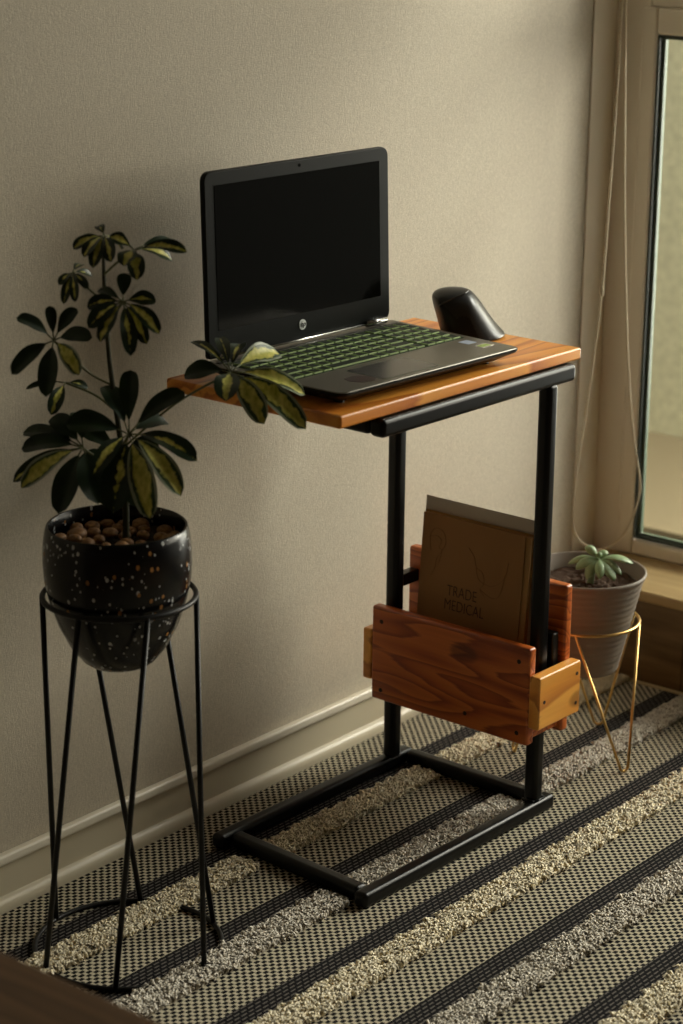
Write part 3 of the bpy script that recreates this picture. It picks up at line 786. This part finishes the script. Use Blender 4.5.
CLUSTERS = [
 ((-0.0072, 0.009, 0.8713), None, [((-0.0432, 0.022, 0.86), 0.012, 0.5), ((-0.05, -0.0016, 0.855), 0.012, 0.5), ((-0.0476, -0.0126, 0.8439), 0.013, 0.6), ((-0.0316, -0.0245, 0.8498), 0.013, 0.6), ((0.0027, 0.0286, 0.8789), 0.009, 0.2), ((0.0256, 0.016, 0.8516), 0.012, 0.5)]),
 ((-0.0011, -0.0306, 0.8597), [(-0.0084, 0.0105, 0.8276), (-0.0054, -0.0093, 0.8443)], [((0.0276, -0.0825, 0.8599), 0.014, 0.6), ((0.0466, -0.0422, 0.8434), 0.013, 0.5), ((0.0676, -0.0365, 0.8557), 0.012, 0.3), ((-0.0286, -0.0603, 0.8341), 0.016, 0.7), ((-0.0336, -0.046, 0.8484), 0.017, 0.7), ((-0.0184, -0.009, 0.8738), 0.013, 0.5)]),
 ((-0.03, 0.0376, 0.8295), [(-0.0085, 0.0106, 0.7971), (-0.0194, 0.0243, 0.8128)], [((-0.0576, 0.024, 0.8006), 0.009, 0.2), ((-0.0531, 0.0104, 0.804), 0.009, 0.2), ((-0.0336, 0.01, 0.8156), 0.008, 0.1), ((-0.0022, 0.0348, 0.8225), 0.007, 0.1), ((-0.0535, 0.0349, 0.8198), 0.008, 0.2), ((-0.002, 0.0505, 0.8329), 0.008, 0.3)]),
 ((-0.0312, -0.0411, 0.8076), [(-0.0069, 0.0086, 0.7596), (-0.0239, -0.0182, 0.7855)], [((-0.0558, -0.0103, 0.8017), 0.014, 0.2), ((-0.0764, -0.0326, 0.7848), 0.016, 0.4), ((-0.0759, -0.0492, 0.7717), 0.014, 0.6), ((-0.0626, -0.0819, 0.7589), 0.015, 0.35), ((-0.0333, -0.0784, 0.7667), 0.014, 0.7), ((-0.0324, -0.0956, 0.7801), 0.016, 0.5), ((-0.0085, -0.0694, 0.8092), 0.014, 0.1), ((-0.0226, -0.0358, 0.8378), 0.013, 0.0), ((-0.0338, -0.0057, 0.8161), 0.009, 0.0)]),
 ((-0.0581, 0.0407, 0.7569), [(-0.0041, 0.0051, 0.7021), (-0.0207, 0.026, 0.7169)], [((-0.0905, 0.0652, 0.7847), 0.015, 0), ((-0.0607, 0.0438, 0.7961), 0.0105, 0), ((-0.0416, 0.02, 0.7937), 0.013, 0), ((-0.0456, -0.0071, 0.7653), 0.0155, 0), ((-0.0692, -0.0095, 0.7277), 0.016, 0.6), ((-0.096, 0.016, 0.7037), 0.018, 0), ((-0.1088, 0.056, 0.725), 0.016, 0)]),
 ((-0.0154, 0.0673, 0.6966), [(-0.0009, 0.0011, 0.6708), (-0.002, 0.0345, 0.6853)], [((-0.0509, 0.0957, 0.6915), 0.006, 0), ((-0.0546, 0.0523, 0.6691), 0.014, 0.35), ((0.0073, 0.0549, 0.6885), 0.008, 0.2)]),
 ((-0.0251, -0.0407, 0.6567), [(0.0014, -0.0018, 0.6263), (-0.0107, -0.0186, 0.64)], [((-0.0123, -0.0326, 0.7268), 0.0185, 0), ((0.0215, -0.083, 0.7036), 0.019, 0), ((-0.0038, -0.1234, 0.6367), 0.021, 0.2), ((-0.0298, -0.1229, 0.6022), 0.022, 0.6), ((-0.0585, -0.103, 0.5785), 0.024, 0.6), ((-0.0766, -0.0643, 0.5818), 0.028, 0.15), ((-0.0758, 0.0067, 0.6695), 0.024, 0), ((0.0336, -0.0421, 0.6609), 0.02, 0), ((-0.0094, 0.0117, 0.7009), 0.019, 0), ((-0.0897, -0.0479, 0.6262), 0.017, 0.5)]),
 ((-0.0503, 0.0068, 0.6378), [(0.002, -0.0024, 0.6121), (-0.0279, 0.0028, 0.6221)], [((-0.0899, 0.0644, 0.6344), 0.019, 0.0), ((-0.1069, 0.0617, 0.6001), 0.014, 0.4), ((-0.1221, 0.0326, 0.602), 0.019, 0.6), ((-0.1107, -0.0137, 0.5785), 0.023, 0), ((-0.0539, 0.0514, 0.6667), 0.019, 0), ((-0.0214, 0.0428, 0.6677), 0.018, 0), ((-0.0761, -0.0409, 0.5875), 0.03, 0.0), ((-0.0678, 0.0848, 0.645), 0.015, 0)]),
 ((0.0214, 0.0213, 0.612), [(0.0026, -0.0032, 0.6027), (0.012, 0.009, 0.6079)], [((-0.0295, 0.0369, 0.6021), 0.02, 0), ((-0.0258, 0.0002, 0.5656), 0.024, 0), ((-0.0002, -0.0317, 0.5637), 0.024, 0.1), ((0.051, -0.0157, 0.6209), 0.02, 0), ((0.0023, 0.0612, 0.6387), 0.018, 0)]),
 ((0.1018, -0.0793, 0.7106), [(0.0014, -0.0018, 0.6263), (0.0401, -0.0502, 0.6809)], [((0.1109, -0.0105, 0.7347), 0.009, 0.2), ((0.0761, -0.0312, 0.7039), 0.018, 0), ((0.1386, -0.0292, 0.7381), 0.012, 0.3), ((0.162, -0.0425, 0.7285), 0.014, 0.1), ((0.1897, -0.0772, 0.7171), 0.02, 0.75), ((0.155, -0.1458, 0.6855), 0.018, 0.8), ((0.125, -0.1723, 0.6559), 0.021, 0.85), ((0.084, -0.1451, 0.6652), 0.021, 0.7), ((0.046, -0.1216, 0.695), 0.022, 0.35)]),
]

def catmull(p, k=6): return smoothpath(p, k)
obj('stem', tube(catmull([(-.001 + .004, -.004, pz + .135)] + STEM[1:], 5), [.0042 - .0026 * (i / 40) for i in range(41)][:5 * (len(STEM) - 1) + 1] , 8), M_bark, pp, smooth=True)
to_cam = Vector((-math.sin(y_), -math.cos(y_), .35)).normalized()
def leaflet(bm, uvl, hub, tip, w, mi, seed):
    rg = random.Random(seed)
    hub, tip = Vector(hub), Vector(tip); d = tip - hub; Lh = d.length
    nrm = (to_cam * 1.0 + Vector((0, 0, .55)) + Vector((rg.uniform(-.3, .3), rg.uniform(-.3, .3), rg.uniform(-.1, .2)))).normalized()
    ax = d.normalized(); side = ax.cross(nrm).normalized(); nrm = side.cross(ax).normalized()
    arch = Vector((0, 0, 1)) * Lh * .10 + nrm * Lh * .02
    def ctr(t): return hub + d * t + arch * 4 * t * (1 - t) * .9
    p0 = .17                     # stalk part
    add_tube(bm, [ctr(t) for t in (0, p0 * .5, p0 * 1.1)], .0009, 5, mi=4)
    n = 16; m_ = 6; grid = []
    for i in range(n + 1):
        s_ = i / n; t = p0 + (1 - p0) * s_
        prof = math.sin(PI / 2 * min(1, s_ / .62)) ** .85 if s_ <= .62 else math.sqrt(max(0.0, 1 - ((s_ - .62) / .38) ** 2)) ** .9
        hw = w / 2 * prof * 1.24
        c = ctr(t); row = []
        for j in range(m_ + 1):
            u = j / m_ * 2 - 1
            fold = abs(u) * hw * .30 + .10 * hw * math.sin(s_ * 9 + seed) * (u * abs(u))
            row.append((c + side * (u * hw) + nrm * fold, ((u + 1) / 2, s_)))
        grid.append(row)
    th = .00028
    for sgn in (1, -1):
        V = [[bm.verts.new(p + nrm * th * sgn) for p, _ in row] for row in grid]
        for i in range(n):
            for j in range(m_):
                vs = [V[i][j], V[i][j + 1], V[i + 1][j + 1], V[i + 1][j]]
                uvs = [grid[i][j][1], grid[i][j + 1][1], grid[i + 1][j + 1][1], grid[i + 1][j][1]]
                if sgn < 0: vs.reverse(); uvs.reverse()
                f = bm.faces.new(vs); f.material_index = mi; f.smooth = True
                for lp, uv_ in zip(f.loops, uvs): lp[uvl].uv = uv_
for ci, (hub, pet, leaves) in enumerate(CLUSTERS):
    bm = bmesh.new(); uvl = bm.loops.layers.uv.new('UVMap')
    if pet: add_tube(bm, smoothpath([pet[0], pet[1], hub], 6), .00135, 6, mi=4)
    else: add_tube(bm, [Vector(hub) - Vector((0, 0, .01)), hub], .0014, 6, mi=4)
    for li, (tip, w, va) in enumerate(leaves):
        if ci == len(CLUSTERS) - 1: w *= 1.08
        if ci < 4: va *= .62
        mi = next(i for i, (lim, _) in enumerate(LEAF) if va <= lim)
        leaflet(bm, uvl, hub, tip, w, mi, ci * 17 + li)
    me = bpy.data.meshes.new('leaf_cluster'); bm.to_mesh(me); bm.free()
    for _, lm in LEAF: me.materials.append(lm)
    me.materials.append(M_stem)
    me.shade_smooth()
    o = bpy.data.objects.new('leaf_cluster', me); C.objects.link(o); o.parent = pp

# ------------------------------------------------------------------ brass stand and succulent
GX, GY = 2.6237, 1.6418
gs = thing('plant_stand', 'low brass wire hairpin stand holding the taupe pot', 'plant stand', (GX, GY, 0))
GR, GZ = .0800, .208
obj('pot_ring', tube(circle(GR, GZ), .0022, 10, closed=True), M_gold, gs, smooth=True)
for (fx, fy) in feet:
    a = math.atan2(fy - GY, fx - GX); fr_ = math.hypot(fy - GY, fx - GX)
    P0 = Vector((GR * math.cos(a - .87), GR * math.sin(a - .87), GZ)); P1 = Vector((GR * math.cos(a + .87), GR * math.sin(a + .87), GZ))
    F0 = Vector((fr_ * math.cos(a), fr_ * math.sin(a), .0024)); tdir = Vector((-math.sin(a), math.cos(a), 0))
    Rr = .008; c = F0 + Vector((0, 0, Rr))
    arc = [c + tdir * (Rr * math.cos(t)) + Vector((0, 0, Rr * math.sin(t))) for t in [math.radians(q) for q in range(195, 346, 15)]]
    obj('hairpin_leg', tube([P0] + arc + [P1], .0020, 10), M_gold, gs, smooth=True)
sp_ = thing('potted_succulent', 'small green succulent in a ribbed taupe pot near the window', 'potted plant', (GX, GY, 0))
pb, pt_ = .131, .282
prof = [(0, pb), (.046, pb), (.050, pb + .0015), (.052, pb + .004)]
nr = 60
for i in range(1, nr + 1):
    f = i / nr; r0 = .052 + (.0835 - .052) * f
    prof.append((r0 + .00045 * math.sin(f * 2 * PI * 15), pb + .004 + (pt_ - .008 - pb - .004) * f))
prof += [(.0862, pt_ - .006), (.0872, pt_ - .003), (.0868, pt_), (.0848, pt_ + .0006), (.0832, pt_ - .001), (.079, pt_ - .025), (.077, pt_ - .027), (0, pt_ - .027)]
obj('pot', lathe(prof, 80), M_taupe, sp_, smooth=True)
M_soil2 = mat('brown_bark_soil', (0.06, 0.028, 0.012), 0.95)
obj('soil', rough_disc(.0775, pt_ - .022, amp=.003), M_soil2, sp_)
def paddle(bm, a, b, w, th, up_=(0, 0, 1)):
    a, b = Vector(a), Vector(b); ax = (b - a); Ln = ax.length; ax.normalize()
    s_ = ax.cross(Vector(up_)).normalized(); n_v = s_.cross(ax).normalized(); rings = []
    for i in range(11):
        t = i / 10; k = .32 + .68 * math.sin(PI * min(1, (t ** .8))) if t < .92 else .0
        k = [.25, .38, .58, .78, .92, 1.0, 1.0, .93, .78, .52, .0][i]
        c = a + ax * Ln * t + Vector((0, 0, 1)) * Ln * .10 * 4 * t * (1 - t)
        if k == 0: rings.append([bm.verts.new(c)]); continue
        rings.append([bm.verts.new(c + s_ * (w / 2 * k * math.cos(2 * PI * j / 12)) + n_v * (th / 2 * k * math.sin(2 * PI * j / 12))) for j in range(12)])
    bm.faces.new(rings[0][::-1])
    for A, B in zip(rings, rings[1:]):
        for j in range(12):
            if len(B) == 1: bm.faces.new((A[j], A[(j + 1) % 12], B[0]))
            else: bm.faces.new((A[j], A[(j + 1) % 12], B[(j + 1) % 12], B[j]))
GV = math.radians(57.0)
sc_hub = Vector(ua(0, .0175, 0, GV)) + Vector((0, 0, .300))
obj('stem', tube([(0.004, -0.004, pt_ - .024), tuple(sc_hub * .6 + Vector((0, 0, .113))), sc_hub], [.005, .0042, .0045], 10), M_succ, sp_, smooth=True)
def scr(dx, dz, off=0.0):    # from the hub: right, up, away
    return sc_hub + Vector(ua(0, dx, 0, GV)) + Vector((0, 0, dz)) + Vector(ua(90, off, 0, GV))
pads = [((-.021, .016, .004), .0135, .011), ((.050, -.008, .006), .0240, .007), ((.033, -.020, -.012), .0135, .010), ((-.034, -.015, -.010), .0165, .012), ((-.045, -.014, .010), .0125, .009),
        ((.023, -.026, -.024), .0180, .008), ((-.018, -.026, -.020), .0145, .008), ((.002, -.022, -.030), .0135, .009), ((.010, .004, .020), .0120, .008), ((-.002, .009, -.006), .0085, .006)]
for (dx, dz, of), w, th in pads:
    bm = bmesh.new(); e = scr(dx, dz, of); s0 = sc_hub + (e - sc_hub) * .08
    u_ = (0, 0, 1) if abs(dz) < abs(dx) * 1.4 else tuple(to_cam)
    paddle(bm, s0, e, w * 1.15, th * 1.1, u_)
    obj('leaf', bm, M_succ, sp_, smooth=True)

# ------------------------------------------------------------------ blind cord
cordp = [(2.9898, 1.8528, 1.0603), (2.989, 1.8538, 0.9245), (2.9861, 1.8574, 0.754), (2.9832, 1.8611, 0.6109), (2.9741, 1.8724, 0.4311), (2.966, 1.8825, 0.3139), (2.9641, 1.8849, 0.2289), (2.97, 1.8775, 0.1981), (2.9806, 1.8642, 0.1828), (2.991, 1.8512, 0.1778), (3.0051, 1.8336, 0.1867), (3.0207, 1.8142, 0.2162), (3.0294, 1.8032, 0.2642), (3.0304, 1.802, 0.2981), (3.0223, 1.8121, 0.3653), (3.0143, 1.8222, 0.4649), (3.0074, 1.8308, 0.5952), (3.0012, 1.8385, 0.7543), (2.9971, 1.8436, 0.9093), (2.9936, 1.848, 1.0604)]
cordp = [(2.9905, 1.852, 2.192), (2.9903, 1.852, 1.8), (2.990, 1.8524, 1.4), (2.9898, 1.8527, 1.2)] + cordp + [(2.9936, 1.848, 1.2), (2.9936, 1.848, 1.4), (2.9936, 1.848, 1.8), (2.9936, 1.848, 2.192)]
cd = thing('blind_cord', 'looped beige blind cord hanging in the corner beside the window', 'cord', (2.99, 1.85, 0))
bm = bmesh.new(); add_tube(bm, [Vector(p) - Vector((2.99, 1.85, 0)) for p in smoothpath(cordp, 8)], .0018, 8)
obj('cord_loop', bm, M_cord, cd, smooth=True)
# small beads along the upper strand
bm = bmesh.new(); P = [Vector(p) - Vector((2.99, 1.85, 0)) for p in smoothpath(cordp[3:8], 30)]
acc = 0; last = P[0]
for q in P:
    if (q - last).length >= .0062:
        bmesh.ops.create_icosphere(bm, subdivisions=1, radius=.0029, matrix=Matrix.Translation(q)); last = q
obj('bead_chain', bm, M_cord, cd, smooth=True)
q = Vector(cordp[7]) - Vector((2.99, 1.85, 0))
obj('connector', tube([q + Vector((0, 0, .007)), q + Vector((0, 0, .003)), q - Vector((0, 0, .006)), q - Vector((0, 0, .010))], [.0022, .0035, .0035, .002], 10), M_cord, cd, smooth=True)
# roller the cord hangs from
rb = thing('roller_blind', 'beige roller blind lowered over the upper part of the window', 'blind', (3.03, 1.85, 2.22))
obj('roller', tube([(0.0, .03, 0), (0.0, -2.95, 0)], .026, 20), M_blind, rb, smooth=True)
obj('fabric', box(.0262, .0275, -2.93, .0, -.80, .0), M_blind, rb)
obj('bottom_bar', box(.022, .032, -2.93, .0, -.815, -.80), M_upvc, rb)

# ------------------------------------------------------------------ dark wooden table in the near corner
wt = thing('low_table', 'dark brown wooden table corner blurred in the lower left foreground', 'table', (1.2214, 1.1732, 0), 0)
wt.location = (.852, 1.10, 0)
bm = bmesh.new(); add_prism(bm, rrect(-.29, .292, -.45, .45, .05, 6), 2, .372, .400)
obj('tabletop', bm, M_dark_wood, wt, bevel=.008, seg=4)
for sx in (-1, 1):
    for sy in (-1, 1):
        bm = bmesh.new(); rr = []
        for z, h in ((+ .0006, .013), (.3715, .019)):
            rr.append([bm.verts.new((sx * .235 + a * h, sy * .385 + b * h, z)) for a, b in ((-1, -1), (1, -1), (1, 1), (-1, 1))])
        bm.faces.new(rr[0][::-1]); bm.faces.new(rr[1])
        for i in range(4): bm.faces.new((rr[0][i], rr[0][(i + 1) % 4], rr[1][(i + 1) % 4], rr[1][i]))
        obj('leg', bm, M_dark_wood, wt, bevel=.003)
